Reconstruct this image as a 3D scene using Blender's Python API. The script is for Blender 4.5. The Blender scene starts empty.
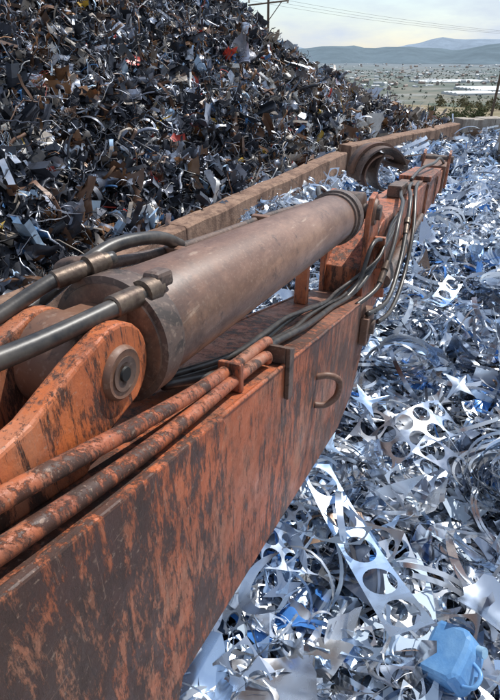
import bpy, math, random
import numpy as np
from mathutils import Vector, Matrix
random.seed(7); rng=np.random.default_rng(11)
Z0=3.0
scene=bpy.context.scene
col=scene.collection
R22=math.radians(68)

# ------------------------------------------------------------ helpers
def link(o,parent=None):
    col.objects.link(o)
    if parent is not None: o.parent=parent
    return o
def empty(name,loc=(0,0,0),rotz=0):
    e=bpy.data.objects.new(name,None); e.location=loc; e.rotation_euler=(0,0,rotz); e.empty_display_size=.2
    return link(e)
def mesh_obj(name,verts,faces,mat=None,parent=None,smooth=False,bevel=0):
    me=bpy.data.meshes.new(name); me.from_pydata([tuple(v) for v in verts],[],[tuple(f) for f in faces]); me.validate(); me.update()
    if smooth:
        me.polygons.foreach_set('use_smooth',[True]*len(me.polygons))
    o=bpy.data.objects.new(name,me)
    if mat: me.materials.append(mat)
    link(o,parent)
    if bevel:
        b=o.modifiers.new('b','BEVEL'); b.width=bevel; b.segments=2; b.limit_method='ANGLE'; b.angle_limit=math.radians(35)
    return o
def prism(name,prof,w0,w1,mat,parent=None,bevel=.004):
    n=len(prof)
    v=[(s,w0,z) for s,z in prof]+[(s,w1,z) for s,z in prof]
    area=sum(prof[i][0]*prof[(i+1)%n][1]-prof[(i+1)%n][0]*prof[i][1] for i in range(n))
    f=[list(range(n)),list(range(2*n-1,n-1,-1))]
    for i in range(n):
        j=(i+1)%n; f.append([j,i,n+i,n+j])
    if area<0: f=[q[::-1] for q in f]
    return mesh_obj(name,v,f,mat,parent,False,bevel)
def smooth_path(pts,sub=6):
    P=[Vector(p) for p in pts]
    if len(P)<3: return P
    out=[]
    for i in range(len(P)-1):
        p0=P[max(i-1,0)];p1=P[i];p2=P[i+1];p3=P[min(i+2,len(P)-1)]
        for k in range(sub):
            t=k/sub
            out.append(.5*((2*p1)+(p2-p0)*t+(2*p0-5*p1+4*p2-p3)*t*t+(3*p1-p0-3*p2+p3)*t**3))
    out.append(P[-1]); return out
def tube_geo(P,rad,seg=12,caps=True):
    P=[Vector(p) for p in P]
    if not hasattr(rad,'__len__'): rad=[rad]*len(P)
    V=[];F=[]
    T=(P[1]-P[0]).normalized()
    up=Vector((0,0,1)) if abs(T.z)<.9 else Vector((1,0,0))
    N=(up-T*up.dot(T)).normalized()
    for i,p in enumerate(P):
        if i==0: t=T
        else:
            a=P[min(i+1,len(P)-1)]-P[i-1]
            t=a.normalized() if a.length>1e-9 else T
        N=(N-t*N.dot(t)).normalized(); B=t.cross(N)
        for k in range(seg):
            a=2*math.pi*k/seg
            V.append(p+(N*math.cos(a)+B*math.sin(a))*rad[i])
    for i in range(len(P)-1):
        for k in range(seg):
            a=i*seg+k;b=i*seg+(k+1)%seg
            F.append((a,b,b+seg,a+seg))
    if caps:
        F.append(tuple(range(seg))[::-1]); F.append(tuple(range((len(P)-1)*seg,len(P)*seg)))
    return V,F
def tube(name,pts,r,mat,parent=None,seg=14,sub=6):
    P=smooth_path(pts,sub) if len(pts)>2 else pts
    V,F=tube_geo(P,r,seg); o=mesh_obj(name,V,F,mat,parent,True)
    return o
def lathe(name,stations,mat,parent=None,seg=40,bevel=0):
    P=[Vector(s[0]) for s in stations]; d=(P[-1]-P[0]).normalized()
    up=Vector((0,0,1)) if abs(d.z)<.9 else Vector((1,0,0))
    N=(up-d*up.dot(d)).normalized();B=d.cross(N)
    V=[];F=[]
    for p,(q,r) in zip(P,stations):
        for k in range(seg):
            a=2*math.pi*k/seg; V.append(p+(N*math.cos(a)+B*math.sin(a))*r)
    for i in range(len(P)-1):
        for k in range(seg):
            a=i*seg+k;b=i*seg+(k+1)%seg; F.append((a,b,b+seg,a+seg))
    F.append(tuple(range(seg))[::-1]);F.append(tuple(range((len(P)-1)*seg,len(P)*seg)))
    o=mesh_obj(name,V,F,mat,parent,True)
    o.data.set_sharp_from_angle(angle=math.radians(35))
    return o

# ------------------------------------------------------------ materials
class NT:
    def __init__(s,name):
        s.m=bpy.data.materials.new(name); s.m.use_nodes=True; s.t=s.m.node_tree; s.t.nodes.clear()
        s.out=s.t.nodes.new('ShaderNodeOutputMaterial'); s.b=s.t.nodes.new('ShaderNodeBsdfPrincipled')
        s.l(s.b.outputs[0],s.out.inputs[0]); s.tc=s.t.nodes.new('ShaderNodeTexCoord')
    def l(s,a,b): s.t.links.new(a,b)
    def noise(s,scale,detail=6,rough=.6,stretch=None,rot=None,dist=0):
        n=s.t.nodes.new('ShaderNodeTexNoise'); n.inputs['Scale'].default_value=scale; n.inputs['Detail'].default_value=detail
        n.inputs['Roughness'].default_value=rough; n.inputs['Distortion'].default_value=dist
        src=s.tc.outputs['Object']
        if stretch or rot:
            mp=s.t.nodes.new('ShaderNodeMapping')
            if stretch: mp.inputs['Scale'].default_value=stretch
            if rot: mp.inputs['Rotation'].default_value=rot
            s.l(src,mp.inputs[0]); src=mp.outputs[0]
        s.l(src,n.inputs['Vector']); return n.outputs['Fac']
    def ramp(s,fac,stops,interp='LINEAR'):
        r=s.t.nodes.new('ShaderNodeValToRGB'); r.color_ramp.interpolation=interp
        e=r.color_ramp.elements
        while len(e)<len(stops): e.new(.5)
        for q,(p,c) in zip(e,stops):
            q.position=p; q.color=(c,c,c,1) if not hasattr(c,'__len__') else (*c,1)
        s.l(fac,r.inputs[0]); return r.outputs[0]
    def mix(s,fac,a,b,mode='MIX'):
        m=s.t.nodes.new('ShaderNodeMix'); m.data_type='RGBA'; m.blend_type=mode
        for i,x in ((0,fac),(6,a),(7,b)):
            if isinstance(x,bpy.types.NodeSocket): s.l(x,m.inputs[i])
            elif hasattr(x,'__len__'): m.inputs[i].default_value=(*x,1)
            else: m.inputs[i].default_value=x
        return m.outputs[2]
    def math(s,op,a,b):
        m=s.t.nodes.new('ShaderNodeMath'); m.operation=op
        for i,x in ((0,a),(1,b)):
            if isinstance(x,bpy.types.NodeSocket): s.l(x,m.inputs[i])
            else: m.inputs[i].default_value=x
        return m.outputs[0]
    def xrange(s,a,b,axis=0):
        sp=s.t.nodes.new('ShaderNodeSeparateXYZ');s.l(s.tc.outputs['Object'],sp.inputs[0])
        r=s.t.nodes.new('ShaderNodeMapRange');r.inputs[1].default_value=a;r.inputs[2].default_value=b
        s.l(sp.outputs[axis],r.inputs[0]);return r.outputs[0]
    def bump(s,h,st=.3,d=.01):
        b=s.t.nodes.new('ShaderNodeBump'); b.inputs['Strength'].default_value=st; b.inputs['Distance'].default_value=d
        s.l(h,b.inputs['Height']); s.l(b.outputs[0],s.b.inputs['Normal'])
    def set(s,**k):
        for n,v in k.items():
            n=n.replace('_',' ')
            if isinstance(v,bpy.types.NodeSocket): s.l(v,s.b.inputs[n])
            elif hasattr(v,'__len__'): s.b.inputs[n].default_value=(*v,1)
            else: s.b.inputs[n].default_value=v
        return s.m

def worn_paint(name,base=(.5,.125,.045),grime=.5,dust=.5,far=1.,rustf=.53,soot=.6):
    n=NT(name)
    big=n.noise(1.4,5,.6); mid=n.noise(8,9,.72,dist=.2)
    c=n.mix(n.ramp(mid,[(.35,0),(.65,1)]),base,(base[0]*.62,base[1]*.6,base[2]*.8))
    # soft soot / oil film that dulls whole zones
    film=n.ramp(n.noise(1.9,8,.68,stretch=(1,1,.8),dist=.3),[(.40,0),(.62,1)])
    c=n.mix(n.math('MULTIPLY',film,soot),c,(.17,.075,.045))
    dustm=n.math('MULTIPLY',n.ramp(n.noise(2.6,10,.76,stretch=(1,1,.6)),[(.47,0),(.64,1)]),dust)
    c=n.mix(dustm,c,(.42,.245,.165))
    rust=n.ramp(n.noise(7,12,.82,stretch=(1.2,1.2,.6),dist=.15),[(rustf-.01,0),(rustf+.09,1)])
    c=n.mix(n.math('MULTIPLY',rust,.8),c,(.12,.056,.034))
    s1=n.noise(10,12,.82,stretch=(1.9,1.9,.5),rot=(0,.4,0),dist=.15)
    area=n.ramp(big,[(.34,0),(.60,.13)])
    dm=n.ramp(n.math('ADD',s1,area),[(.60-.06*grime,0),(.65-.06*grime,1)])
    c=n.mix(n.math('MULTIPLY',dm,.9),c,(.036,.023,.019))
    # scraped lines in several directions
    for sc,st,ro,a,b,cc,am in ((30,(2.6,2.6,.2),(0,-.5,0),.585,.63,(.04,.026,.02),.9),(17,(2.6,2.6,.13),(0,.1,0),.60,.64,(.05,.028,.021),.85),
                         (15,(2.8,2.8,.12),(0,.75,0),.61,.645,(.035,.024,.02),.85),(34,(3,3,.12),(0,.3,0),.62,.66,(.40,.25,.18),.55),(24,(.2,2.6,2.6),(0,.25,0),.64,.68,(.38,.25,.18),.5)):
        c=n.mix(n.math('MULTIPLY',n.ramp(n.noise(sc,7,.74,stretch=st,rot=ro),[(a,0),(b,1)]),am),c,cc)
    s3=n.noise(75,4,.65)
    c=n.mix(n.math('MULTIPLY',n.ramp(s3,[(.62,0),(.68,1)]),.4),c,(.44,.31,.23))
    fr=n.math('MULTIPLY',n.xrange(1.5,3.4),n.ramp(n.noise(3.5,10,.75),[(.36,.25),(.6,1.)]))
    c=n.mix(n.math('MULTIPLY',fr,.65*far),c,(.18,.098,.068))
    n.bump(n.math('ADD',n.math('MULTIPLY',dm,-.6),n.math('ADD',mid,n.math('MULTIPLY',rust,-.3))),.55,.008)
    return n.set(Base_Color=c,Roughness=n.ramp(mid,[(.3,.30),(.7,.62)]),Specular_IOR_Level=.5)
M_PAINT=worn_paint('worn_orange_paint',(.55,.14,.04),grime=.66,dust=.5)
M_PAINT2=worn_paint('orange_paint_bright',(.60,.165,.05),.0,.5,.4,.57,.3)
M_PIPE=worn_paint('pipe_paint',(.46,.135,.055),.35,.8,.6,.55,.7)

def rusty(name,a=(.23,.135,.095),b=(.15,.075,.05),d=(.05,.03,.025),rough=(.4,.65),dark=.58,metal=0):
    n=NT(name)
    m=n.noise(4,9,.65,stretch=(.5,1,1)); k=n.noise(11,10,.7,dist=.5); f=n.noise(60,4,.6)
    c=n.mix(n.ramp(m,[(.35,0),(.65,1)]),a,b)
    c=n.mix(n.math('MULTIPLY',n.ramp(k,[(dark,0),(dark+.07,1)]),.8),c,d)
    c=n.mix(n.math('MULTIPLY',n.ramp(f,[(.55,0),(.7,1)]),.35),c,(.36,.27,.21))
    n.bump(n.math('ADD',k,n.math('MULTIPLY',f,.3)),.2,.004)
    return n.set(Base_Color=c,Roughness=n.ramp(k,[(.3,rough[0]),(.7,rough[1])]),Metallic=metal)
def barrel_mat():
    n=NT('rusty_barrel')
    m=n.noise(3.0,10,.75,stretch=(.5,1,1)); k=n.noise(9,12,.8,dist=.2); f=n.noise(90,4,.6); g=n.noise(16,8,.75,stretch=(.1,1,1))
    c=n.mix(n.ramp(m,[(.38,0),(.60,1)]),(.31,.175,.115),(.15,.075,.048))
    c=n.mix(n.math('MULTIPLY',n.ramp(g,[(.48,0),(.62,1)]),.5),c,(.10,.048,.032))
    c=n.mix(n.math('MULTIPLY',n.ramp(k,[(.56,0),(.62,1)]),.75),c,(.065,.032,.022))
    c=n.mix(n.math('MULTIPLY',n.ramp(f,[(.56,0),(.7,1)]),.3),c,(.42,.31,.23))
    sr=n.noise(22,6,.7,stretch=(.08,1.5,1.5),rot=(0,0,.25))
    c=n.mix(n.math('MULTIPLY',n.ramp(sr,[(.62,0),(.66,1)]),.6),c,(.42,.30,.22))
    e=n.math('MULTIPLY',n.xrange(2.3,3.4),n.ramp(n.noise(6,9,.75),[(.4,.2),(.6,1)]))
    c=n.mix(n.math('MULTIPLY',e,.85),c,(.085,.04,.028))
    e2=n.math('MULTIPLY',n.xrange(1.45,.95),n.ramp(n.noise(8,9,.75),[(.42,.1),(.58,1)]))
    c=n.mix(n.math('MULTIPLY',e2,.8),c,(.06,.035,.027))
    n.bump(n.math('ADD',k,n.math('MULTIPLY',f,.3)),.22,.004)
    return n.set(Base_Color=c,Roughness=n.ramp(m,[(.3,.27),(.7,.5)]),Specular_IOR_Level=.6)
M_BARREL=barrel_mat()
M_DARK=rusty('dark_greasy_steel',(.085,.06,.052),(.13,.075,.052),(.025,.02,.018),dark=.52)
M_BROWN=rusty('brown_steel',(.2,.1,.06),(.12,.06,.04))
def simple(name,c,c2=None,rough=.5,metal=0,scale=8,bump=.2,bd=.004):
    n=NT(name); f=n.noise(scale,8,.65)
    cc=n.mix(n.ramp(f,[(.35,0),(.65,1)]),c,c2 or tuple(x*.6 for x in c)); n.bump(f,bump,bd)
    return n.set(Base_Color=cc,Roughness=rough,Metallic=metal)
M_HOSE=simple('rubber_hose',(.016,.016,.018),(.07,.06,.052),.4,0,18)
M_FIT=simple('steel_fitting',(.18,.135,.10),(.07,.045,.035),.42,.5,30,.4)
M_CHROME=simple('chrome_rod',(.6,.6,.62),(.4,.4,.4),.2,1,10,.02)
M_TIE=simple('cyan_tie',(.03,.3,.4),None,.5)
def concrete(name,a,b,d):
    n=NT(name); m=n.noise(1.7,9,.7); k=n.noise(14,9,.7); st=n.noise(5,8,.7,stretch=(1,1,.2))
    c=n.mix(n.ramp(m,[(.35,0),(.65,1)]),a,b); c=n.mix(n.math('MULTIPLY',n.ramp(st,[(.46,0),(.60,1)]),.8),c,d)
    c=n.mix(n.math('MULTIPLY',n.ramp(k,[(.56,0),(.66,1)]),.5),c,d)
    n.bump(n.math('ADD',k,m),.6,.03); return n.set(Base_Color=c,Roughness=.9)
M_WALL=concrete('stained_concrete',(.33,.21,.145),(.21,.12,.08),(.095,.05,.034))
M_BLOCK=concrete('pale_concrete',(.42,.38,.33),(.33,.29,.25),(.2,.16,.13))
def attr_mat(name,rough=(.25,.5),scale=20,spec=.5,bump=.1,dirt=(.5,.42,.36)):
    n=NT(name); a=n.t.nodes.new('ShaderNodeAttribute'); a.attribute_name='Col'
    f=n.noise(scale,3,.65)
    c=n.mix(n.ramp(f,[(.4,0),(.7,.5)]),a.outputs['Color'],n.mix(1.0,a.outputs['Color'],dirt,'MULTIPLY'))
    n.bump(n.noise(scale*.6,2,.6),bump,.02)
    return n.set(Base_Color=c,Metallic=a.outputs['Alpha'],Roughness=n.ramp(f,[(.35,rough[0]),(.65,rough[1])]),Specular_IOR_Level=spec)
M_HEAP=attr_mat('mixed_scrap',(.28,.58),9,.5,.3)
M_SHEET=attr_mat('sheet_steel',(.14,.38),4,.6,.22,(.66,.68,.73))

# ------------------------------------------------------------ noise
def fbm(x,y,seed=0,oct=4,f=1.0):
    r=np.random.default_rng(seed); v=np.zeros_like(np.asarray(x,float)); a=1
    for o in range(oct):
        for k in range(3):
            th=r.uniform(0,6.28);ph=r.uniform(0,6.28);v=v+a*np.sin((x*math.cos(th)+y*math.sin(th))*f+ph)
        f*=1.9;a*=.55
    return v/3
A=np.array([-2.41,4.42]);B=np.array([2.2,13.1]);C2=np.array([6.6,17.7])
d1=(B-A)/np.linalg.norm(B-A);l1=np.array([-d1[1],d1[0]])
d2=(C2-B)/np.linalg.norm(C2-B);l2=np.array([-d2[1],d2[0]])
def walldist(x,y):
    a=(x-A[0])*l1[0]+(y-A[1])*l1[1]; b=(x-B[0])*l2[0]+(y-B[1])*l2[1]
    return np.maximum(a,b)
def zsheet(x,y):
    d=-walldist(x,y)
    z=-3.05+.5*np.exp(-np.clip(d,0,9)/1.6)+.16*fbm(x,y,3,3,1.1)
    return z+.02*np.clip(y-6,0,12)
def zheap(x,y):
    d=np.clip(walldist(x,y),0,None)
    hm=np.interp(x,[-12,-4,-1,.0,1.2,2.6,4.1,5.7,7],[5.2,4.6,3.9,3.2,2.35,1.6,1.0,.25,0])
    hm=np.maximum(hm+.45*fbm(x,y,5,4,.8)*np.clip(hm/2,.3,1),0.05)
    s=.82*d
    h=hm*(1-np.exp(-(s/np.maximum(hm,.1))**1.5*1.3))
    return -2.45+h+.27*fbm(x,y,9,3,2.0)*np.clip(d,0,1)*np.clip(hm,.3,1)

# ------------------------------------------------------------ piece templates (tri meshes)
def bend(V,k,tw=0,k2=0):
    V=V.copy(); V[:,2]+=k*V[:,0]**2+k2*V[:,1]**2+tw*V[:,0]*V[:,1]; return V
def bT(T,k,t): return (bend(T[0],k,t),T[1])
def gridF(n,m):
    F=[]
    for i in range(n):
        for j in range(m):
            a=i*(m+1)+j;F+=[(a,a+1,a+m+2),(a,a+m+2,a+m+1)]
    return np.array(F)
def t_fold(n=4,asp=None,amp=.1):
    asp=asp or rng.uniform(.3,1)
    X,Y=np.meshgrid(np.linspace(-.5,.5,n+1),np.linspace(-.5,.5,n+1)*asp)
    x=X.ravel();y=Y.ravel();a=rng.uniform(0,3.14)
    u=x*math.cos(a)+y*math.sin(a)
    z=rng.uniform(-1.3,1.3)*np.abs(u-rng.uniform(-.2,.2))+rng.uniform(-1,1)*x*x+rng.uniform(-1,1)*x*y+amp*fbm(x*6,y*6,rng.integers(1e6),2,1.)
    V=np.stack([x,y,z],1);ed=(np.abs(x)>.49)|(np.abs(y)>.49*asp)
    V[ed,:2]+=rng.normal(0,.06,(ed.sum(),2));V[:,:2]+=rng.normal(0,.015,(len(V),2))
    F=gridF(n,n);keep=rng.random(len(F))>.08
    return V,F[keep]
def t_channel(n=4):
    a=rng.uniform(.05,.12);b=rng.uniform(.05,.14);V=[]
    k=rng.uniform(-.5,.5);k2=rng.uniform(-.5,.5)
    for i in range(n+1):
        t=i/n-.5
        for (q,w) in ((-a,b),(-a,0),(a,0),(a,b)): V.append((t,q+k*t*t,w+k2*t*t+rng.normal(0,.01)))
    F=gridF(n,3);return np.array(V),F
def t_crumple(n=3,amp=.3):
    g=np.linspace(-.5,.5,n+1); X,Y=np.meshgrid(g,g); V=np.stack([X.ravel(),Y.ravel(),np.zeros(X.size)],1)
    V+=rng.normal(0,amp*.5/ n,V.shape); V[:,2]+=rng.normal(0,amp*.35,len(V))
    return V,gridF(n,n)
def t_strip(n=8,w=.08,curl=1.):
    p=np.zeros(3);th=rng.uniform(0,6);V=[];F=[];el=0
    for i in range(n+1):
        V.append(p+np.array([0,0,w/2])+rng.normal(0,.004,3)); V.append(p-np.array([0,0,w/2]))
        th+=rng.normal(0,.5)*curl; el+=rng.normal(0,.15)
        p=p+np.array([math.cos(th),math.sin(th),el*.5])/n
    for i in range(n):
        a=2*i;F+=[(a,a+1,a+3),(a,a+3,a+2)]
    V=np.array(V);V-=V.mean(0);return V,np.array(F)
def t_wire(n=10,r=.01,curl=.6,seg=4):
    p=np.zeros(3);d=rng.normal(0,1,3);d/=np.linalg.norm(d);P=[]
    for i in range(n):
        P.append(p.copy()); d=d+rng.normal(0,.35,3)*curl;d/=np.linalg.norm(d);p=p+d/n
    V,F=tube_geo([Vector(q) for q in P],r,seg,False); V=np.array([list(v) for v in V]); F2=[]
    for f in F: F2+=[(f[0],f[1],f[2]),(f[0],f[2],f[3])]
    V-=V.mean(0); return V,np.array(F2)
def t_tangle(k=6,r=.006):
    Vs=[];Fs=[];o=0
    for i in range(k):
        V,F=t_wire(9,r,1.3,3);V=V+rng.normal(0,.12,3);Vs.append(V);Fs.append(F+o);o+=len(V)
    return np.concatenate(Vs),np.concatenate(Fs)
def t_tube(r=.12,seg=9,l=1):
    V=[];F=[]
    for i in range(2):
        for k in range(seg):
            a=6.283*k/seg;V.append((i*l-l/2,r*math.cos(a)*(1-.4*i*rng.random()),r*math.sin(a)))
    for k in range(seg):
        a=k;b=(k+1)%seg;F+=[(a,b,b+seg),(a,b+seg,a+seg)]
    return np.array(V),np.array(F)
def t_wheel(seg=16):
    V=[];F=[];R_=[(.5,-.12),(.5,.12),(.4,.12),(.38,.0),(.15,.03),(.12,.1),(.0,.1)]
    for k in range(seg):
        a=6.2832*k/seg
        for r,z in R_: V.append((r*math.cos(a),r*math.sin(a),z))
    m=len(R_)
    for k in range(seg):
        for j in range(m-1):
            a=k*m+j;b=((k+1)%seg)*m+j;F+=[(a,b,b+1),(a,b+1,a+1)]
    return np.array(V),np.array(F)
def t_box():
    s=np.array([1,rng.uniform(.3,.9),rng.uniform(.1,.6)])/2
    V=np.array([[x,y,z] for x in(-1,1) for y in(-1,1) for z in(-1,1)])*s+rng.normal(0,.06,(8,3))
    Q=[(0,1,3,2),(4,6,7,5),(0,4,5,1),(2,3,7,6),(0,2,6,4),(1,5,7,3)];F=[];dr=rng.integers(0,9)
    for k,q in enumerate(Q):
        if k==dr: continue
        F+=[(q[0],q[1],q[2]),(q[0],q[2],q[3])]
    return V,np.array(F)
def t_skeleton(cells=3,hr=.40,wid=1.0,rows=1):
    V=[];F=[];seg=24;M=max(cells,rows)
    for rI in range(rows):
      for c in range(cells):
        o=len(V);cx=c-(cells-1)/2;cy=(rI-(rows-1)/2)*wid
        open_=rng.random()<.2;k0=rng.integers(0,seg)
        for k in range(seg):
            a=2*math.pi*k/seg;ca,sa=math.cos(a),math.sin(a);m=max(abs(ca),abs(sa))
            V.append((cx+ca*hr,cy+sa*hr*wid,0)); V.append((cx+ca/m*.5,cy+sa/m*.5*wid,0))
        for k in range(seg):
            if open_ and (k-k0)%seg<3: continue
            a=o+2*k;b=o+2*((k+1)%seg);F+=[(a,a+1,b+1),(a,b+1,b)]
    V=np.array(V,float);V/=M
    V[:,1]+=rng.uniform(-.25,.25)*V[:,0]**2
    return V,np.array(F)
def t_cusp(nn=4,dep=.62):
    V=[(0,0,0)];m=7
    for q in range(nn):
        a0=2*math.pi*q/nn;a1=2*math.pi*(q+1)/nn
        p0=np.array([math.cos(a0),math.sin(a0)*.8]);p1=np.array([math.cos(a1),math.sin(a1)*.8])
        for k in range(m):
            t=k/m;p=p0*(1-t)+p1*t;p=p*(1-dep*4*t*(1-t)*.75)
            V.append((p[0]*.5,p[1]*.5,0))
    n=len(V)-1;F=[(0,1+i,1+(i+1)%n) for i in range(n)]
    return np.array(V,float),np.array(F)
def t_arc(r0=.35,r1=.5,a=2.5,seg=16,taper=.9):
    V=[];F=[]
    for k in range(seg+1):
        t=a*k/seg;rr0=r0+(r1-r0)*abs(2*k/seg-1)**3*taper
        V.append((math.cos(t)*rr0,math.sin(t)*rr0,0));V.append((math.cos(t)*r1,math.sin(t)*r1,0))
    for k in range(seg):
        q=2*k;F+=[(q,q+1,q+3),(q,q+3,q+2)]
    V=np.array(V,float);V-=V.mean(0);return V,np.array(F)
def t_disc(seg=28):
    V=[(0,0,0)]+[(math.cos(6.2832*k/seg)*.5,math.sin(6.2832*k/seg)*.5,0) for k in range(seg)]
    return np.array(V,float),np.array([(0,1+i,1+(i+1)%seg) for i in range(seg)])
def t_plate(n=5,ragged=.02):
    a=rng.uniform(.25,.8)
    X,Y=np.meshgrid(np.linspace(-.5,.5,n+1),np.linspace(-.5,.5,n+1)*a);V=np.stack([X.ravel(),Y.ravel(),0*X.ravel()],1)
    V[:,:2]+=rng.normal(0,ragged,(len(V),2));V[:,0]+=V[:,1]*rng.uniform(-.6,.6)
    cut=rng.uniform(.3,.9);V[:,1]*=1-cut*np.clip(V[:,0]+.1,0,1)
    V[:,2]+=.05*fbm(V[:,0]*5,V[:,1]*5,rng.integers(1e6),2,1)
    return V,gridF(n,n)
def t_ribbon(turns=1.2,w=.05,seg=30,sp=.1,grow=.3,lean=0.):
    V=[];F=[]
    for k in range(seg+1):
        t=k/seg*turns*6.283;r=.5*(1-grow*k/seg)
        p=np.array([math.cos(t)*r,math.sin(t)*r,sp*k/seg]);q=np.array([math.cos(t)*lean,math.sin(t)*lean,math.sqrt(1-lean*lean)])*w/2
        V.append(p+q);V.append(p-q)
    for k in range(seg):
        q=2*k;F+=[(q,q+1,q+3),(q,q+3,q+2)]
    return np.array(V),np.array(F)
def rotm(yaw,tx,ty):
    cz,sz=np.cos(yaw),np.sin(yaw);cx,sx=np.cos(tx),np.sin(tx);cy,sy=np.cos(ty),np.sin(ty)
    K=len(yaw);Rz=np.zeros((K,3,3));Rx=Rz.copy();Ry=Rz.copy()
    Rz[:,0,0]=cz;Rz[:,0,1]=-sz;Rz[:,1,0]=sz;Rz[:,1,1]=cz;Rz[:,2,2]=1
    Rx[:,0,0]=1;Rx[:,1,1]=cx;Rx[:,1,2]=-sx;Rx[:,2,1]=sx;Rx[:,2,2]=cx
    Ry[:,1,1]=1;Ry[:,0,0]=cy;Ry[:,0,2]=sy;Ry[:,2,0]=-sy;Ry[:,2,2]=cy
    return Rz@Rx@Ry
class Mass:
    def __init__(s): s.V=[];s.F=[];s.C=[];s.S=[];s.n=0
    def add(s,T,pos,scale,R,colr,smooth=True):
        V,F=T;K=len(pos)
        if K==0:return
        sc=scale if scale.ndim==2 else scale[:,None]*np.ones((1,3))
        W=np.einsum('kij,knj->kni',R,V[None]*sc[:,None,:])+pos[:,None,:]
        N=len(V);s.V.append(W.reshape(-1,3))
        s.F.append((F[None]+(np.arange(K)*N)[:,None,None]+s.n).reshape(-1,3));s.n+=K*N
        s.C.append(np.repeat(colr,N,axis=0));s.S.append(np.full(K*len(F),smooth))
    def build(s,name,mat):
        V=np.concatenate(s.V);F=np.concatenate(s.F);C=np.concatenate(s.C)
        me=bpy.data.meshes.new(name);me.vertices.add(len(V));me.vertices.foreach_set('co',V.astype(np.float32).ravel())
        me.loops.add(F.size);me.loops.foreach_set('vertex_index',F.astype(np.int32).ravel())
        me.polygons.add(len(F));me.polygons.foreach_set('loop_start',np.arange(0,F.size,3,dtype=np.int32))
        me.polygons.foreach_set('use_smooth',np.concatenate(s.S))
        me.update(calc_edges=True)
        a=me.color_attributes.new('Col','FLOAT_COLOR','POINT');a.data.foreach_set('color',C.astype(np.float32).ravel())
        me.materials.append(mat);o=bpy.data.objects.new(name,me);link(o);print(name,len(F));return o
def grid_T(x0,x1,y0,y1,nx,ny,fz,keep=None):
    X,Y=np.meshgrid(np.linspace(x0,x1,nx),np.linspace(y0,y1,ny));Zv=fz(X,Y)
    V=np.stack([X.ravel(),Y.ravel(),Zv.ravel()+Z0],1);F=[]
    k=keep(X,Y) if keep is not None else np.ones(X.shape,bool)
    for i in range(ny-1):
        for j in range(nx-1):
            if k[i,j] or k[i+1,j+1]:
                a=i*nx+j;F+=[(a,a+1,a+nx+1),(a,a+nx+1,a+nx)]
    return V,np.array(F)
I1=(np.zeros((1,3)),np.ones(1),np.eye(3)[None])

# ------------------------------------------------------------ scrap heap (left)
heap=Mass()
heap.add(grid_T(-16,8,2,30,110,120,lambda x,y:zheap(x,y)-.12,lambda x,y:walldist(x,y)>.15),*I1,np.array([[.035,.033,.035,0.]]))
pal=np.array([[.03,.033,.043,.2],[.055,.062,.08,.5],[.014,.014,.017,0],[.15,.165,.205,.7],[.5,.54,.62,.9],[.13,.07,.043,0],[.24,.12,.055,.1],[.66,.65,.62,0],[.36,.5,.66,.2],[.40,.04,.025,0],[.05,.15,.33,0],[.29,.25,.21,0],[.55,.36,.05,0]])
pw_near=np.array([.19,.22,.09,.17,.13,.10,.055,.03,.025,.009,.010,.045,.004])
pw_far=np.array([.06,.07,.03,.17,.18,.12,.11,.10,.02,.010,.01,.18,.006])
def heap_cols(x,y,big=False):
    K=len(x)
    f=np.clip((x+1)/3,0,1);f=np.clip(f+.45*fbm(x,y,31,2,1.3),0,1);u=rng.random(K)
    p1=pw_near.copy();p2=pw_far.copy()
    if big: p1[[7,8,9,10,12]]=0;p2[[9,10,12]]=0
    c1=np.cumsum(p1/p1.sum());c2=np.cumsum(p2/p2.sum())
    idx=np.where(rng.random(K)<f,np.searchsorted(c2,u),np.searchsorted(c1,u)).clip(0,len(pal)-1)
    out=pal[idx].copy();out[:,:3]*=rng.uniform(.6,1.5,(K,1));return out
def heap_pts(K):
    P=np.zeros((0,2))
    while len(P)<K:
        x=rng.uniform(-13,7,K*2);y=rng.uniform(2.5,24,K*2);d=walldist(x,y)
        w=np.clip(9/(y+2),.25,1.)*(d>.12)*(x>-y*.75-1)*(d<9)
        m=rng.random(K*2)<w;P=np.concatenate([P,np.stack([x,y],1)[m]])
    return P[:K]
def heap_add(T,K,s0,s1,lift=.15,smooth=True,pw=2,big=False):
    P=heap_pts(K)
    if big: P=P[walldist(P[:,0],P[:,1])>.6];K=len(P)
    z=zheap(P[:,0],P[:,1])+rng.uniform(-.08,lift,K)+Z0
    sc=s0+(s1-s0)*rng.random(K)**pw
    R=rotm(rng.uniform(0,6.28,K),rng.uniform(-1.6,1.6,K),rng.uniform(-1.6,1.6,K))
    heap.add(T,np.column_stack([P,z]),sc,R,heap_cols(P[:,0],P[:,1],big),smooth)
for i in range(22): heap_add(t_fold(5),320,.08,.42)
for i in range(14): heap_add(t_fold(6,None,.16),28,.35,.85,.10,big=True)
for i in range(12): heap_add(t_crumple(4,.45),420,.06,.26)
for i in range(10): heap_add(t_channel(),200,.2,.9,.15,False)
for i in range(18): heap_add(t_strip(10,rng.uniform(.02,.09),1.),450,.2,.9,.22)
for i in range(12): heap_add(t_wire(14,rng.uniform(.004,.011),1.),330,.4,1.4,.25)
for i in range(6): heap_add(t_wire(12,rng.uniform(.02,.035),.7,6),110,.4,1.2,.2)
for i in range(8): heap_add(t_tangle(7,.007),100,.3,.8,.2)
for i in range(6): heap_add(t_tube(rng.uniform(.06,.22),12),170,.12,.5,.12)
for i in range(2): heap_add(t_wheel(),60,.2,.5,.1,big=True)
for i in range(8): heap_add(t_box(),210,.06,.4,.1,False)
for i in range(6): heap_add(t_ribbon(rng.uniform(.5,1.),rng.uniform(.05,.2),14,.05,.1),110,.15,.6,.12)
heap.build('scrap_metal_heap',M_HEAP)

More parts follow.
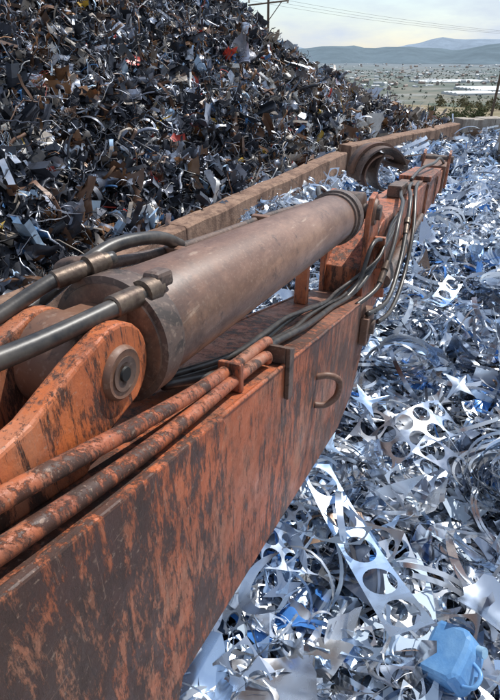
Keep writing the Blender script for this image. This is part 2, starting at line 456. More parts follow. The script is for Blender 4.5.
# ------------------------------------------------------------ sheet-metal scrap (right)
sh=Mass()
sh.add(grid_T(-6,16,-2,19,110,110,lambda x,y:zsheet(x,y)-.1,lambda x,y:walldist(x,y)<0.1),*I1,np.array([[.06,.065,.08,.3]]))
spal=np.array([[.78,.82,.88,.92],[.62,.69,.79,.97],[.86,.88,.9,.85],[.52,.68,.90,.8],[.44,.49,.58,1],[.07,.25,.66,.3],[.2,.22,.26,.8],[.3,.2,.14,.3],[.60,.72,.84,.2]])
spw=np.array([.26,.21,.21,.13,.085,.03,.045,.012,.05]);spc=np.cumsum(spw/spw.sum())
def sh_cols(K,idx=None):
    i=np.searchsorted(spc,rng.random(K)).clip(0,8) if idx is None else np.full(K,idx)
    c=spal[i].copy();c[:,:3]*=rng.uniform(.78,1.08,(K,1));return c
def sh_pts(K,ymax=18):
    P=np.zeros((0,2))
    while len(P)<K:
        x=rng.uniform(-3,14,K*3);y=rng.uniform(.4,ymax,K*3);d=-walldist(x,y)
        w=np.clip(5/(y+1.5),.22,1.)*(d>.1)*(x<y*.75+2.2)
        m=rng.random(K*3)<w;P=np.concatenate([P,np.stack([x,y],1)[m]])
    return P[:K]
def sh_add(T,K,s0,s1,tilt=.35,lift=.18,idx=None):
    P=sh_pts(K);z=zsheet(P[:,0],P[:,1])+rng.uniform(-.05,lift,K)+Z0
    sc=(s0+(s1-s0)*rng.random(K)**1.6)*(1+.05*np.clip(P[:,1]-6,0,10))
    wd=walldist(P[:,0],P[:,1]);sc=np.where(wd>-.5,np.minimum(sc,.3),sc)
    R=rotm(rng.uniform(0,6.28,K),rng.normal(0,tilt,K),rng.normal(0,tilt,K))
    sh.add(T,np.column_stack([P,z]),sc,R,sh_cols(K,idx))
ru=rng.uniform
for i in range(14): sh_add(bT(t_skeleton(rng.integers(3,6),.43,1.),ru(-.8,.8),ru(-.6,.6)),60,.45,1.1,.3,.2)
for i in range(8): sh_add(bT(t_skeleton(5,.43,1.,2),ru(-.8,.8),ru(-.6,.6)),30,.45,.9,.3,.2)
for i in range(14): sh_add(bT(t_cusp(4 if i%3 else 3,ru(.6,.85)),ru(-.9,.9),ru(-.8,.8)),200,.12,.42,.4)
for i in range(12): sh_add(bT(t_arc(ru(.34,.46),.5,ru(1.5,3.8)),ru(-.8,.8),ru(-.8,.8)),210,.2,.6,.45)
for i in range(18): sh_add(bT(t_plate(5),ru(-1.5,1.5),ru(-1,1)),230,.12,.5,.4)
for i in range(4): sh_add(bT(t_disc(),ru(-.3,.3),0),35,.1,.28,.3)
for i in range(16): sh_add(t_ribbon(ru(.4,1.6),ru(.02,.09),30,ru(0,.3),ru(0,.4),ru(-.9,.9)),120,.2,.8,.6,.18)
for i in range(14): sh_add(t_strip(10,ru(.02,.06),.35),200,.3,1.0,.5,.18)
for i in range(10): sh_add(t_wire(12,.005,.5),80,.3,1.0,.6,.2)
for i in range(6): sh_add(t_strip(12,.03,.5),26,.3,.8,.6,.25,5)
for i in range(10): sh_add(t_crumple(3,.3),230,.05,.17,.8,.2)
for i in range(6): sh_add(t_fold(5,.7,.12),70,.2,.6,.4,.15)
def bundle(cx,cy,r,n,yaw,w=.03,turn=(.35,.9),up=.12):
    for i in range(n):
        T=t_ribbon(ru(*turn),w/r*.5,36,ru(-.04,.1),ru(0,.12),ru(.35,.97))
        sc=np.array([[r*2*ru(.6,1.1),r*2*ru(.6,1.05)*.8,r*2]])
        R=rotm(np.array([yaw+ru(-.8,.8)]),np.array([rng.normal(0,.16)]),np.array([rng.normal(0,.16)]))
        px=cx+rng.normal(0,.06);py=cy+rng.normal(0,.06)
        sh.add(T,np.array([[px,py,float(zsheet(np.array([px]),np.array([py]))[0])+Z0+up+ru(-.05,.14)]]),sc,R,sh_cols(1,rng.choice([0,2,1,4,3,2])))
bundle(2.05,2.75,.45,60,0.5,.03,up=.2)
bundle(1.6,4.5,.36,60,0.,.05,up=.2)
bundle(2.75,4.0,.4,30,1.,.04,up=.18)
bundle(1.05,1.55,.26,16,1.,.02)
bundle(3.3,6.3,.4,30,1.,.05,up=.18)
bundle(2.5,8.3,.4,30,1.,.05,up=.18)
bundle(.5,2.7,.3,18,1.,.03)
bundle(1.5,2.2,.25,14,2.,.02)
def hero(T,x,y,z,s,yaw,tx,ty,idx):
    sh.add(T,np.array([[x,y,z+Z0]]),np.array([s]),rotm(np.array([yaw]),np.array([tx]),np.array([ty])),sh_cols(1,idx))
hero(bT(t_skeleton(5,.40,1.),.5,.3),.70,2.12,-2.72,1.3,1.85,.15,.05,3)
hero(bT(t_skeleton(4,.42,1.),-.5,.3),.95,1.85,-2.80,1.1,1.4,-.1,.1,8)
hero(bT(t_skeleton(5,.42,1.,2),-.7,.5),1.35,3.3,-2.72,.9,.5,.25,-.25,1)
hero(bT(t_cusp(4,.75),.7,.4),1.0,3.55,-2.6,.45,.3,.35,.3,3)
hero(bT(t_cusp(4,.7),-.7,.3),1.9,3.8,-2.6,.4,.9,.4,-.3,1)
hero(bT(t_cusp(4,.75),.6,.3),.62,3.0,-2.65,.42,1.2,.3,.35,3)
hero(bT(t_arc(.36,.5,3.2),.4,.2),.05,1.75,-2.6,.5,1.6,-.3,.3,1)
hero(bT(t_plate(6),.8,.6),1.35,1.75,-2.75,.4,.7,.3,.3,1)
hero(bT(t_skeleton(5,.4,1.),.5,.3),2.3,5.6,-2.6,1.1,.9,.2,.1,3)
hero(bT(t_skeleton(5,.42,1.),.5,.3),.35,2.35,-2.75,.9,2.5,.2,.1,3)
sh.build('sheet_metal_scrap',M_SHEET)

# ------------------------------------------------------------ blue plastic canister in the scrap
M_BLUE=simple('blue_plastic',(.09,.25,.52),(.2,.4,.66),.35,0,5,.4,.02)
M_CYAN=simple('pale_blue_film',(.3,.48,.62),(.2,.36,.52),.35,0,5,.5,.03)
r=empty('blue_plastic_canister',(1.07,1.50,-2.80+Z0),.5)
prof=[(-.15,-.10),(.13,-.10),(.15,-.07),(.15,.09),(.11,.13),(.05,.14),(-.11,.13),(-.15,.09)]
prism('body',prof,-.09,.09,M_BLUE,r,.03)
lathe('cap',[((.09,0,.13),.028),((.09,0,.17),.028)],M_CYAN,r,16)
tube('handle',[(-.11,0,.12),(-.09,0,.18),(-.02,0,.19),(.02,0,.13)],.011,M_BLUE,r)
r.rotation_euler=(1.0,-.3,.9)

# ------------------------------------------------------------ crane boom
def rt(name): return empty(name,(0,0,Z0),R22)
boom=rt('crane_boom')
zt=lambda s:-.60-.285*s
zb=lambda s:-1.43-.33*s
prism('box_beam',[(-1.6,zb(-1.6)),(3.0,zb(3.0)),(3.45,-2.42),(3.72,-2.2),(3.78,-1.95),(3.72,zt(3.72)),(-1.6,zt(-1.6))],.5,.95,M_PAINT,boom,.008)
cp=[(-1.6,zb(-1.6)-.012),(.62,zb(.62)-.012),(1.00,zt(1.0)+.0),(.985,zt(.985)+.022),(.955,zt(.955)+.03),(-1.6,zt(-1.6)+.03)]
prism('cheek_plate',cp,.474,.4985,M_PAINT,boom,.006)
prism('cheek_plate_far',cp,.9515,.976,M_PAINT,boom,.006)
for w in (.504,.946):
    tube('weld_bead',[(1.0+i*.2,w,zt(1.0+i*.2)+.001+.002*math.sin(i*3)) for i in range(14)],.009,M_PAINT,boom,8,3)
cs_,cz_=.755,-.605
lp=[]
for k in range(15):
    a=math.radians(105-k*14); lp.append((cs_+.112*math.cos(a),cz_+.112*math.sin(a)))
prof=[(-.6,zt(-.6)),(-.6,-.40),(0.0,-.545),(.3,-.575),(.5,-.56),(.64,-.515)]+lp[:13]+[(.66,-.73),(.60,zt(.6))]
prism('lug',prof,.612,.660,M_PAINT2,boom,.008)
prism('lug_far',prof,.812,.860,M_PAINT2,boom,.008)
lathe('pin_ring',[((cs_,.600,cz_),.050),((cs_,.598,cz_),.056),((cs_,.604,cz_),.062),((cs_,.613,cz_),.064)],M_BROWN,boom,32)
lathe('pin',[((cs_,.6,cz_),.026),((cs_,.597,cz_),.040),((cs_,.90,cz_),.045)],M_DARK,boom,28)
lathe('pin_center_hole',[((cs_,.5945,cz_),.016),((cs_,.5990,cz_),.018)],simple('hole_shade_black',(.008,.008,.008),None,.6),boom,18)  # raised black disc; its colour stands in for the shade inside a hole
def pipepath(w,h,s0=-1.4,s1=1.6,ph=0):
    pts=[]
    for s in np.linspace(s0,s1,11):
        pts.append((s,w+.007*math.sin(s*4+ph),zt(s)+h+.012*math.sin(s*3.3+ph)))
    pts.append((s1+.05,w+.01,zt(s1)+h-.03));return pts
tube('hard_pipe',pipepath(.580,.085,ph=1),.021,M_PIPE,boom)
tube('hard_pipe_b',pipepath(.545,.045,-1.4,1.50,ph=2.4),.021,M_PIPE,boom)
prism('pipe_clamp',[(1.22,zt(1.22)+.002),(1.25,zt(1.25)+.002),(1.25,zt(1.22)+.10),(1.22,zt(1.22)+.11)],.525,.605,M_PIPE,boom,.006)
prism('hose_plate',[(1.6,zt(1.6)-.16),(1.66,zt(1.66)-.16),(1.66,zt(1.66)+.07),(1.6,zt(1.6)+.08)],.480,.498,M_DARK,boom,.003)
prism('hose_plate_top',[(1.6,zt(1.6)+.003),(1.66,zt(1.66)+.003),(1.66,zt(1.66)+.07),(1.6,zt(1.6)+.08)],.4985,.62,M_DARK,boom,.003)
tube('lifting_loop',[(2.17,.505,-1.46),(2.2,.45,-1.455),(2.24,.405,-1.49),(2.26,.395,-1.55),(2.24,.405,-1.61),(2.2,.45,-1.645),(2.17,.505,-1.64)],.018,M_BROWN,boom,12)
prism('stop_block',[(3.45,-1.72),(3.6,-1.76),(3.6,-1.98),(3.45,-1.94)],.44,.499,M_BROWN,boom,.008)
prism('post',[(2.95,zt(2.95)),(3.03,zt(3.03)),(3.03,zt(3)+.26),(2.97,zt(3)+.28)],.80,.88,M_PAINT2,boom,.006)
lathe('pivot_boss',[((3.62,.44,-1.86),.13),((3.62,.455,-1.86),.16),((3.62,.99,-1.86),.16),((3.62,1.0,-1.86),.13)],M_BROWN,boom,32)
lathe('pivot_pin',[((3.62,.41,-1.86),.06),((3.62,1.03,-1.86),.06)],M_DARK,boom,24)

# ------------------------------------------------------------ hydraulic cylinder
cyl=rt('hydraulic_cylinder')
ax0=Vector((.755,.735,-.605)); ax1=Vector((3.55,.735,-.985)); D=(ax1-ax0).normalized()
def ax(t): return ax0+D*t
lathe('barrel',[(ax(.12),.10),(ax(.125),.15),(ax(.14),.155),(ax(2.62),.155),(ax(2.625),.15)],M_BARREL,cyl,64)
lathe('base_collar',[(ax(.13),.15),(ax(.132),.168),(ax(.20),.170),(ax(.202),.162),(ax(.225),.162),(ax(.227),.150)],M_DARK,cyl,48)
lathe('gland_ring',[(ax(2.50),.15),(ax(2.502),.166),(ax(2.56),.166),(ax(2.562),.180),(ax(2.68),.180),(ax(2.69),.165),(ax(2.76),.165),(ax(2.765),.07)],M_DARK,cyl,48)
lathe('rod',[(ax(2.7),.06),(ax(3.05),.06)],M_CHROME,cyl,32)
lathe('base_eye',[((cs_,.666,cz_),.100),((cs_,.669,cz_),.110),((cs_,.803,cz_),.110),((cs_,.806,cz_),.10)],M_BROWN,cyl,36)
prism('eye_neck',[(cs_,-.71),(.93,-.735),(.93,-.53),(cs_,-.50)],.672,.798,M_BROWN,cyl,.01)
pin=ax(3.1)
lathe('rod_eye',[((pin.x,.63,pin.z),.12),((pin.x,.64,pin.z),.135),((pin.x,.81,pin.z),.135),((pin.x,.82,pin.z),.12)],M_DARK,cyl,36)
lathe('rod_pin',[((pin.x,.50,pin.z),.055),((pin.x,.95,pin.z),.055)],M_DARK,cyl,24)
for k in range(10):
    a=k*.628; p0=ax(2.68)+Vector((0,math.cos(a)*.150,math.sin(a)*.150)); lathe('gland_bolt',[(p0,.014),(p0+D*.03,.014)],M_FIT,cyl,6)
prism('port_boss',[(.96,-.50),(1.04,-.51),(1.035,-.465),(.965,-.455)],.625,.675,M_DARK,cyl,.012)
tube('feed_pipe',[(1.0,.80,-.47),(.95,.87,-.46),(.98,.93,-.50),(1.16,.95,-.55),(1.7,.945,-.655),(2.57,.94,-.77),(3.1,.93,-.85),(3.25,.88,-.86)],.02,M_DARK,cyl)
for s,z in ((1.5,-.70),(2.4,-.82)):
    prism('pipe_strap',[(s,z-.05),(s+.04,z-.055),(s+.04,z+.10),(s,z+.10)],.87,.965,M_BROWN,cyl,.004)

# ------------------------------------------------------------ stick
stick=rt('crane_stick')
def wst(s): return .725-.058*(s-4)
def boxseg(name,secs,mat,bev=.008):
    V=[];F=[]
    for s,w,hw,z1,z0 in secs: V+=[(s,w-hw,z0),(s,w+hw,z0),(s,w+hw,z1),(s,w-hw,z1)]
    n=len(secs)
    for i in range(n-1):
        for k in range(4):
            a=4*i+k;b=4*i+(k+1)%4;F.append((a,a+4,b+4,b))
    F.append((0,1,2,3));F.append((4*n-1,4*n-2,4*n-3,4*n-4))
    return mesh_obj(name,V,F,mat,stick,False,bev)
M_STICK=worn_paint('stick_paint',(.58,.15,.045),.35,.5,.1,.56,.4)
boxseg('stick_beam',[(3.75,wst(3.75),.16,-1.45,-2.0),(4.3,wst(4.3),.17,-1.22,-2.05),(5.2,wst(5.2),.17,-1.28,-1.98),(7.4,wst(7.4),.16,-1.46,-1.95),(9.0,wst(9),.15,-1.62,-1.92)],M_STICK)
for sg in (-1,1):
    w=.725+sg*.155
    prism('knuckle_plate',[(3.55,-1.95),(3.70,-1.72),(pin.x-.14,pin.z-.02),(pin.x-.08,pin.z+.12),(pin.x+.08,pin.z+.13),(pin.x+.22,pin.z),(4.6,-1.27),(4.7,-1.9),(4.2,-2.15),(3.72,-2.1)],w-.02,w+.02,M_STICK,stick,.006)
    lathe('knuckle_boss',[((pin.x,w+sg*.021,pin.z),.10),((pin.x,w+sg*.04,pin.z),.09)],M_BROWN,stick,28)
prism('knuckle_flange',[(3.95,-1.25),(4.0,-1.25),(4.45,-1.95),(4.4,-1.95)],.46,.545,M_PAINT2,stick,.005)
boxseg('slide_section',[(7.0,wst(7),.2,-1.36,-1.42),(8.2,wst(8.2),.19,-1.46,-1.52)],M_STICK,.006)
boxseg('valve_block',[(5.5,wst(5.5)-.02,.07,-1.18,-1.30),(5.9,wst(5.9)-.02,.07,-1.21,-1.33)],M_DARK,.01)
boxseg('step_plate',[(6.3,wst(6.3),.13,-1.33,-1.365),(6.8,wst(6.8),.13,-1.37,-1.405)],M_BROWN,.004)
prism('end_head',[(8.9,-1.98),(9.35,-1.95),(9.45,-1.75),(9.3,-1.52),(8.9,-1.55)],wst(9)-.18,wst(9)+.18,M_BROWN,stick,.01)
for sg in (-1,1):
    prism('end_lug',[(9.1,-1.7),(9.25,-1.42),(9.4,-1.38),(9.5,-1.5),(9.5,-1.85),(9.2,-1.95)],wst(9)+sg*.2-.02,wst(9)+sg*.2+.02,M_STICK,stick,.006)
lathe('end_pin',[((9.36,wst(9)-.26,-1.52),.06),((9.36,wst(9)+.26,-1.52),.06)],M_DARK,stick,20)
lathe('stick_cylinder',[((4.3,.47,-1.75),.03),((4.31,.47,-1.75),.065),((5.6,.41,-1.75),.065),((5.61,.41,-1.75),.035),((6.6,.37,-1.75),.035)],M_DARK,stick,20)
for s in (5.0,6.0,7.0,8.0): 
    prism('stick_rib',[(s,-1.3-.08*(s-5)),(s+.05,-1.3-.08*(s-5)),(s+.05,-1.93),(s,-1.93)],wst(s)-.19,wst(s)-.165,M_PAINT2,stick,.003)

# ------------------------------------------------------------ hoses
def hose(pts,r=.02,fit=None,mat=None):
    o=tube('hydraulic_hose',pts,r,mat or M_HOSE,None,14,8)
    o.location=(0,0,Z0);o.rotation_euler=(0,0,R22)
    for p,q in (fit or []):
        p=Vector(p);q=Vector(q);d=q-p
        lathe('fitting',[(p,r*1.05),(p+d*.02,r*1.28),(p+d*.5,r*1.28),(p+d*.51,r*1.1),(p+d*.6,r*1.1),(p+d*.61,r*1.6),(q-d*.12,r*1.6),(q-d*.1,r*1.15),(q,r*1.15)],M_FIT,o,18)
    return o
hose([(-.8,.74,-.30),(-.2,.735,-.37),(.3,.715,-.43),(.6,.69,-.475),(.86,.655,-.49),(.99,.645,-.500)],.021,[((.82,.662,-.486),(.99,.645,-.500))])
hose([(-.6,1.0,-.5),(.1,.99,-.53),(.5,.97,-.56),(.78,.95,-.565),(1.0,.945,-.53),(1.2,.93,-.50),(1.4,.90,-.53),(1.6,.93,-.62)],.022,[((.60,.964,-.563),(.80,.949,-.564))])
hose([(-.6,.93,-.42),(.2,.9,-.47),(.6,.88,-.50),(.86,.84,-.46),(1.02,.79,-.455)],.018,[((.85,.842,-.462),(1.0,.795,-.455))])
t=empty('cable_tie',(0,0,Z0),R22)
lathe('band',[((.50,.970,-.56),.0245),((.512,.969,-.56),.0245)],M_TIE,t,16)
lathe('band_b',[((.535,.967,-.561),.0245),((.545,.967,-.561),.0245)],M_TIE,t,16)
for i,(w,h) in enumerate([(.60,.03),(.645,.028),(.69,.032),(.665,.065)]):
    pts=[(1.05-.03*i,w+.10,zt(1.05)+h+.02)]
    for s in np.linspace(1.4,3.3,6): pts.append((s,w+.014*math.sin(s*5+i),zt(s)+h+.010*math.sin(s*4+i*2)))
    pts+=[(3.6,w-.05,zt(3.6)+.08+h),(3.85,.52-.012*i,zt(3.85)+.22+.03*i),(4.15,.50-.01*i,-1.42+.04*i),(4.6,.50,-1.46+.05*i),(5.2,.49,-1.42+.03*i)]
    hose(pts,(.017,.014,.016,.012)[i])
hose([(3.3,.52,-1.55),(3.6,.42,-1.5),(3.9,.39,-1.32),(4.2,.40,-1.16),(4.6,.43,-1.12),(5.1,.50,-1.19),(5.6,.56,-1.25)],.018,[((3.62,.417,-1.49),(3.8,.402,-1.38))])
hose([(3.5,.46,-1.7),(3.9,.37,-1.74),(4.4,.36,-1.62),(4.8,.38,-1.42),(5.2,.42,-1.22),(5.8,.50,-1.25),(6.6,.54,-1.37)],.020,[((4.75,.378,-1.445),(4.95,.395,-1.34))])
hose([(3.9,.42,-1.95),(4.3,.36,-2.0),(4.9,.34,-1.9),(5.4,.36,-1.58),(6.0,.44,-1.33),(6.8,.48,-1.39)],.020)
hose([(3.4,.86,-.86),(3.6,.93,-.84),(3.85,.96,-.90),(4.1,.92,-1.05),(4.4,.85,-1.2)],.018)
hose([(3.3,.60,zt(3.3)+.03),(3.5,.55,-1.45),(3.62,.52,-1.25),(3.8,.50,-1.22),(4.2,.48,-1.35)],.016)
hose([(6.6,.56,-1.33),(7.2,.50,-1.30),(8.0,.40,-1.36),(8.7,.36,-1.40),(9.1,.30,-1.55),(9.3,.22,-1.75)],.02)

# ------------------------------------------------------------ grapple bucket lying beside the stick
rd=empty('grapple_bucket',(2.62,11.0,-2.08+Z0),.35)
def rolled(name,r,a0,a1,w0,w1,mat,cx=0,cz=0,th=.035,tap=0.):
    V=[];F=[];n=30
    for k in range(n+1):
        t=k/n;a=a0+(a1-a0)*t;tp=tap*t
        for (q,w) in ((r,w0+tp),(r,w1-tp),(r+th,w1-tp),(r+th,w0+tp)): V.append((cx+q*math.cos(a),w,cz+q*math.sin(a)))
    for k in range(n):
        for j in range(4):
            a=4*k+j;b=4*k+(j+1)%4;F.append((a,b,b+4,a+4))
    F.append((3,2,1,0));F.append((4*n,4*n+1,4*n+2,4*n+3))
    o=mesh_obj(name,V,F,mat,rd,True);o.data.set_sharp_from_angle(angle=math.radians(40));return o
rolled('shell',.50,.25,3.3,-.38,.38,M_DARK,0,-.08,tap=.12)
rolled('shell_b',.34,.9,3.9,-.30,.34,M_BROWN,-.02,-.06,tap=.1)
rolled('shell_rib',.54,.35,3.1,-.06,.06,M_BROWN,0,-.08,.05)
rolled('shell_c',.46,2.4,4.6,-.32,.32,M_DARK,.35,.0,tap=.13)
lathe('shell_pin',[((.42,-.45,.05),.05),((.42,.45,.05),.05)],M_DARK,rd,16)
prism('shell_arm',[(.36,-.04),(.5,-.04),(.62,.16),(.5,.2)],-.3,-.24,M_BROWN,rd,.008)
prism('shell_arm_b',[(.36,-.04),(.5,-.04),(.62,.16),(.5,.2)],.24,.3,M_BROWN,rd,.008)

# ------------------------------------------------------------ walls
def wallblocks(name,P,Q,n,top,bot,th,mat,seed):
    root=empty(name,(P[0],P[1],Z0),math.atan2(Q[1]-P[1],Q[0]-P[0]))
    L=float(np.linalg.norm(Q-P));r=random.Random(seed);e=L/n
    for i in range(n):
        x0=i*e+.004;x1=(i+1)*e-.004;tz=top+r.uniform(-.006,.006);yo=r.uniform(-.004,.004)
        m=60;V=[];F=[]
        rows=[(-th/2,bot),(-th/2,tz-.03),(-th/2+.03,tz),(th/2-.03,tz),(th/2,tz-.03),(th/2,bot)]
        for k in range(m+1):
            x=x0+(x1-x0)*k/m
            wv=.006*math.sin(x*2.1+seed)+.004*math.sin(x*5.3)
            for j,(yy,zz) in enumerate(rows):
                V.append((x,yy+yo+(wv if 1<=j<=4 else 0),zz+((wv+r.uniform(-.003,.002)) if 1<=j<=4 else 0)))
        nr=len(rows)
        for k in range(m):
            for j in range(nr-1): a=k*nr+j;F.append((a,a+nr,a+nr+1,a+1))
        F.append(tuple(range(nr)));F.append(tuple(range((m+1)*nr-1,m*nr-1,-1)))
        mesh_obj('wall_section',V,F,mat,root,False,0)
    return root
A0=A-d1*4.0
wallblocks('concrete_wall',A0,B,2,-2.08,-3.3,.36,M_WALL,1)
wallblocks('concrete_wall',B+d2*.12+np.array([.05,0]),C2,2,-1.96,-3.3,.38,M_WALL,2)
def blockstack(name,cx,cy,yaw,rows,cols_):
    root=empty(name,(cx,cy,-3.1+Z0),yaw)
    for j in range(rows):
        for i in range(cols_):
            x0=i*1.22+(j%2)*.3
            prism('block',[(x0,j*.6),(x0+1.2,j*.6),(x0+1.2,j*.6+.59),(x0+.8,j*.6+.59),(x0+.78,j*.6+.56),(x0+.42,j*.6+.56),(x0+.4,j*.6+.59),(x0,j*.6+.59)],-.3,.3,M_BLOCK,root,.02)
blockstack('concrete_block_stack',6.9,15.7,-.25,2,4)
blockstack('concrete_block_stack',6.75,18.6,.2,2,5)

# ------------------------------------------------------------ ground, valley, hills
def zground(x,y):
    r=np.hypot(x,y)
    z=np.interp(r,[0,22,50,75,400,1500,1e5],[-3.3,-3.4,-3.9,-8,-75,-150,-150])
    z=z+np.where(r>60,np.clip((r-60)/400,0,1)*12*fbm(x/600.,y/600.,21,3,1.),0)+np.where((r<=75)&(r>22),.25*fbm(x,y,22,3,.25),0)
    return z
rs=np.concatenate([np.linspace(0,60,31),np.geomspace(64,40000,60)]);ths=np.linspace(0,2*math.pi,145)[:-1]
V=[];F=[]
for r_ in rs:
    x=r_*np.cos(ths);y=r_*np.sin(ths);z=zground(x,y)+Z0;V.append(np.stack([x,y,z],1))
V=np.concatenate(V);n=len(ths)
for i in range(len(rs)-1):
    for k in range(n):
        a=i*n+k;b=i*n+(k+1)%n;F.append((a,b,b+n,a+n))
g=NT('ground_soil')
geo=g.tc.outputs['Object']
ln=g.t.nodes.new('ShaderNodeVectorMath');ln.operation='LENGTH';g.l(geo,ln.inputs[0])
dist=ln.outputs['Value']
near=g.mix(g.ramp(g.noise(.5,9,.65),[(.35,0),(.65,1)]),(.34,.28,.21),(.24,.19,.13))
nearg=g.mix(g.ramp(g.noise(.2,9,.7),[(.45,0),(.58,1)]),near,(.15,.14,.07))
vor=g.t.nodes.new('ShaderNodeTexVoronoi');vor.inputs['Scale'].default_value=.0028;g.l(geo,vor.inputs['Vector'])
sepc=g.t.nodes.new('ShaderNodeSeparateColor');g.l(vor.outputs['Color'],sepc.inputs[0])
field=g.ramp(sepc.outputs[0],[(0,(.10,.12,.08)),(.25,(.2,.185,.14)),(.5,(.28,.25,.20)),(.7,(.10,.125,.08)),(.92,(.34,.32,.29))],'CONSTANT')
field=g.mix(g.ramp(g.noise(.005,9,.75),[(.42,0),(.55,.85)]),field,(.085,.105,.075))
field=g.mix(g.ramp(g.noise(.002,9,.8,stretch=(1,2.5,1)),[(.54,0),(.62,.6)]),field,(.34,.34,.33))
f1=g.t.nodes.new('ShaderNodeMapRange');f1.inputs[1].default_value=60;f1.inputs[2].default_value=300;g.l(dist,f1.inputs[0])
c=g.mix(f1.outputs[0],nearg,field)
haze_f=g.t.nodes.new('ShaderNodeMapRange');haze_f.inputs[1].default_value=800;haze_f.inputs[2].default_value=9000;haze_f.inputs[4].default_value=.8;g.l(dist,haze_f.inputs[0])
c=g.mix(haze_f.outputs[0],c,(.18,.22,.26))  # aerial haze painted into the base colour, bluer with distance
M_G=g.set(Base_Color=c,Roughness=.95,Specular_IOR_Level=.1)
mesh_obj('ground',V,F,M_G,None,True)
def hills(name,dist0,base,colr,seed,hscale):
    V=[];F=[];N=360;rows=10
    for k in range(N):
        th=2*math.pi*k/N
        hgt=hscale*(0.62+.18*math.sin(th*5+seed)+.13*math.sin(th*11+seed*2)+.09*math.sin(th*23+seed)+.05*math.sin(th*47+seed*3)+.03*math.sin(th*91)+.02*math.sin(th*140+1))
        hgt=max(hgt,10)
        for j in range(rows):
            t=j/(rows-1);rr=dist0+t*2500+200*math.sin(k*.9);zz=-150+hgt*math.sin(t*math.pi/2)*(1+.06*math.sin(k*.7+j*2.1))
            V.append((rr*math.cos(th),rr*math.sin(th),zz+Z0))
    for k in range(N):
        for j in range(rows-1):
            a=k*rows+j;b=((k+1)%N)*rows+j;F.append((a,a+1,b+1,b))
    n=NT(name+'_mat');f=n.noise(.0015,9,.75)
    n.set(Base_Color=n.mix(n.ramp(f,[(.4,0),(.6,1)]),colr,tuple(x*.8 for x in colr)),Roughness=1,Specular_IOR_Level=0.)  # colr is a bluish tone with distance haze painted in
    mesh_obj(name,V,F,n.m,None,True)
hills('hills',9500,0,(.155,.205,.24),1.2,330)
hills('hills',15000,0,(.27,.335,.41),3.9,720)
M_GH=simple('greenhouse_plastic',(.55,.57,.57),(.42,.45,.46),.6,0,.05,0)
M_TILE=simple('roof_tile',(.28,.2,.16),(.25,.23,.21),.8,0,.05,0)
def gableset(name,lst,mat):
    V=[];F=[]
    for cx,cy,L,Wd,h,yaw,bays in lst:
        cz=float(zground(np.array([cx*1.]),np.array([cy*1.]))[0])+Z0-3;ca,sa=math.cos(yaw),math.sin(yaw)
        for b in range(bays):
            y0=(b-bays/2)*Wd
            loc=[(-L/2,y0,0),(L/2,y0,0),(L/2,y0+Wd,0),(-L/2,y0+Wd,0),(-L/2,y0,h),(L/2,y0,h),(L/2,y0+Wd,h),(-L/2,y0+Wd,h),(-L/2,y0+Wd/2,h*1.4),(L/2,y0+Wd/2,h*1.4)]
            o=len(V);V+=[(cx+p[0]*ca-p[1]*sa,cy+p[0]*sa+p[1]*ca,cz+p[2]) for p in loc]
            F+=[tuple(o+i for i in q) for q in [(0,1,5,4),(2,3,7,6),(4,5,9,8),(6,7,8,9),(1,2,6,9,5),(3,0,4,8,7)]]
    mesh_obj(name,V,F,mat)
gableset('greenhouses',[(1180,2500,480,34,9,.1,7),(1520,2750,420,34,9,.05,8),(1150,3300,400,34,9,.2,6),(1900,2800,420,30,9,-.1,5),(900,2300,200,30,9,.2,4)],M_GH)
L=[]
for i in range(480):
    y=2600+6000*rng.random()**1.1;x=y*rng.uniform(-.05,.75);L.append((x,y,rng.uniform(14,50),rng.uniform(9,20),rng.uniform(6,16),rng.uniform(0,3),1))
gableset('distant_houses',L[:260],M_GH);gableset('distant_houses',L[260:],M_TILE)
M_LEAF=attr_mat('foliage',(.6,.8),3,.2,.1,(.7,.7,.7))
def leafmass(name,centers,nleaf,ls,flat=.75,base=(.085,.10,.045)):
    ms=Mass()
    for (cx,cy,cz,R_) in centers:
        K=nleaf;sub=rng.normal(0,.45,(9,3));sub[:,2]*=flat
        c=sub[rng.integers(0,9,K)]*R_+rng.normal(0,.24,(K,3))*R_
        pos=np.array([cx,cy,cz+Z0+R_*.55])+c
        colr=np.array([[*base,0.]])*rng.uniform(.5,1.7,(K,1));colr[:,3]=0
        V=np.array([[-.5,0,0],[0,-.25,.05],[.5,0,0],[0,.25,.05]]);Fm=np.array([(0,1,2),(0,2,3)])
        ms.add((V,Fm),pos,np.full(K,ls)*rng.uniform(.6,1.4,K),rotm(rng.uniform(0,6,K),rng.uniform(-2,2,K),rng.uniform(-2,2,K)),colr,False)
    return ms.build(name,M_LEAF)
leafmass('bush',[(8.6,31,-3.9,.7),(9.6,32,-3.9,.6)],1300,.13)
leafmass('bush',[(10.8,33,-3.9,.75),(12.0,34,-3.9,.6)],1300,.13)
leafmass('bush',[(13.6,36,-4.,.7),(15.2,37,-4.,.6),(7.2,36,-4.,.6)],1100,.13)
cs=[]
for i in range(38):
    y=rng.uniform(38,70);x=y*rng.uniform(.1,.62);cs.append((x,y,float(zground(np.array([x]),np.array([y]))[0]),rng.uniform(.3,.9)))
leafmass('dry_shrubs',cs,260,.2,.7,(.14,.13,.07))
cs=[]
for i in range(1600):
    y=800+rng.uniform(0,1)**.6*5000;x=y*rng.uniform(-.05,.8);cs.append((x,y,float(zground(np.array([x]),np.array([y]))[0]),rng.uniform(3,8)))
leafmass('distant_trees',cs,20,6,.75,(.12,.14,.11))

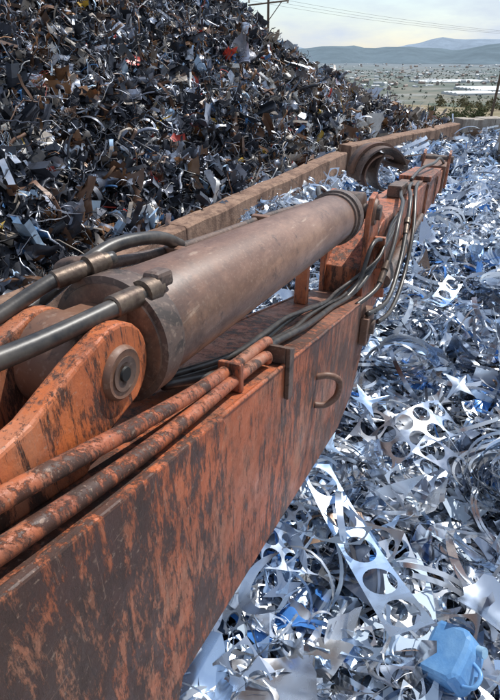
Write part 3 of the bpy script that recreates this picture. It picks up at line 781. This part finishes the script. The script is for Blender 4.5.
# ------------------------------------------------------------ poles and lines
M_POLE=simple('weathered_pole',(.12,.09,.07),None,.9)
M_WIRE=simple('wire',(.09,.09,.09),None,.6)
p=empty('fence_post',(14.75,33.9,-3.95+Z0))
lathe('post',[((0,0,0),.08),((.03,0,3.6),.07)],M_POLE,p,10)
lathe('cap',[((.03,0,3.6),.1),((.03,0,3.66),.08)],M_POLE,p,10)
def upole(x,y,zb_,h):
    q=empty('utility_pole',(x,y,zb_+Z0))
    lathe('mast',[((0,0,0),.17),((0,0,h),.11)],M_POLE,q,12)
    tube('crossarm',[(-2,0,h-.9),(2,0,h-.5)],.07,M_POLE,q,8)
    tube('brace',[(0,0,h-2.2),(1.3,0,h-.6)],.04,M_POLE,q,6)
    for xx in (-1.9,0,1.9): lathe('insulator',[((xx,0,h-.7),.09),((xx,0,h-.2),.06)],M_BLOCK,q,8)
upole(1.8,60,-6,10.9);upole(75,80,-9,12)
pl=empty('power_line',(0,0,Z0))
for k,off in enumerate((-1.9,0,1.9)):
    P0=Vector((1.8+off,60,4.4));P1=Vector((75+off,80,2.8));pts=[]
    for i in range(25):
        t=i/24;q=P0.lerp(P1,t);q.z-=2.0*4*t*(1-t);pts.append(q)
    tube('wire',pts,.010,M_WIRE,pl,5,1)

# ------------------------------------------------------------ light, sky, camera
sd=Vector((.47,.40,.82)).normalized()
el=math.asin(sd.z);az=math.atan2(sd.x,sd.y)
sun=bpy.data.lights.new('sun','SUN');sun.energy=5.0;sun.angle=math.radians(.5);sun.color=(1,.965,.91)
so=bpy.data.objects.new('sun',sun);so.rotation_euler=(-sd).to_track_quat('-Z','Y').to_euler();so.location=(5,5,30);link(so)
w=bpy.data.worlds.new('World');scene.world=w;w.use_nodes=True;t=w.node_tree;t.nodes.clear()
o=t.nodes.new('ShaderNodeOutputWorld');bg=t.nodes.new('ShaderNodeBackground');sky=t.nodes.new('ShaderNodeTexSky')
sky.sky_type='NISHITA';sky.sun_disc=False;sky.sun_elevation=el;sky.sun_rotation=az;sky.air_density=1.1;sky.dust_density=.5;sky.ozone_density=2.;sky.altitude=200
tc=t.nodes.new('ShaderNodeTexCoord');mp=t.nodes.new('ShaderNodeMapping');mp.inputs['Scale'].default_value=(1,1,4)
nz=t.nodes.new('ShaderNodeTexNoise');nz.inputs['Scale'].default_value=2.6;nz.inputs['Detail'].default_value=6;nz.inputs['Roughness'].default_value=.6
rp=t.nodes.new('ShaderNodeValToRGB');rp.color_ramp.elements[0].position=.42;rp.color_ramp.elements[0].color=(.38,.38,.38,1);rp.color_ramp.elements[1].position=.60;rp.color_ramp.elements[1].color=(.95,.95,.95,1)
mx=t.nodes.new('ShaderNodeMix');mx.data_type='RGBA';mx.inputs[7].default_value=(4.6,5.2,6.1,1)
t.links.new(tc.outputs['Generated'],mp.inputs[0]);t.links.new(mp.outputs[0],nz.inputs['Vector']);t.links.new(nz.outputs['Fac'],rp.inputs[0])
t.links.new(rp.outputs[0],mx.inputs[0]);t.links.new(sky.outputs[0],mx.inputs[6]);t.links.new(mx.outputs[2],bg.inputs[0])
bg.inputs[1].default_value=.145;t.links.new(bg.outputs[0],o.inputs[0])
cam=bpy.data.cameras.new('camera');cam.sensor_fit='VERTICAL';cam.sensor_height=36;cam.lens=25.97;cam.clip_start=.05;cam.clip_end=80000
co=bpy.data.objects.new('camera',cam);co.location=(0,0,Z0);co.rotation_euler=(math.radians(59.5),0,0);link(co);scene.camera=co
scene.view_settings.view_transform='Standard';scene.view_settings.look='None';scene.view_settings.exposure=0
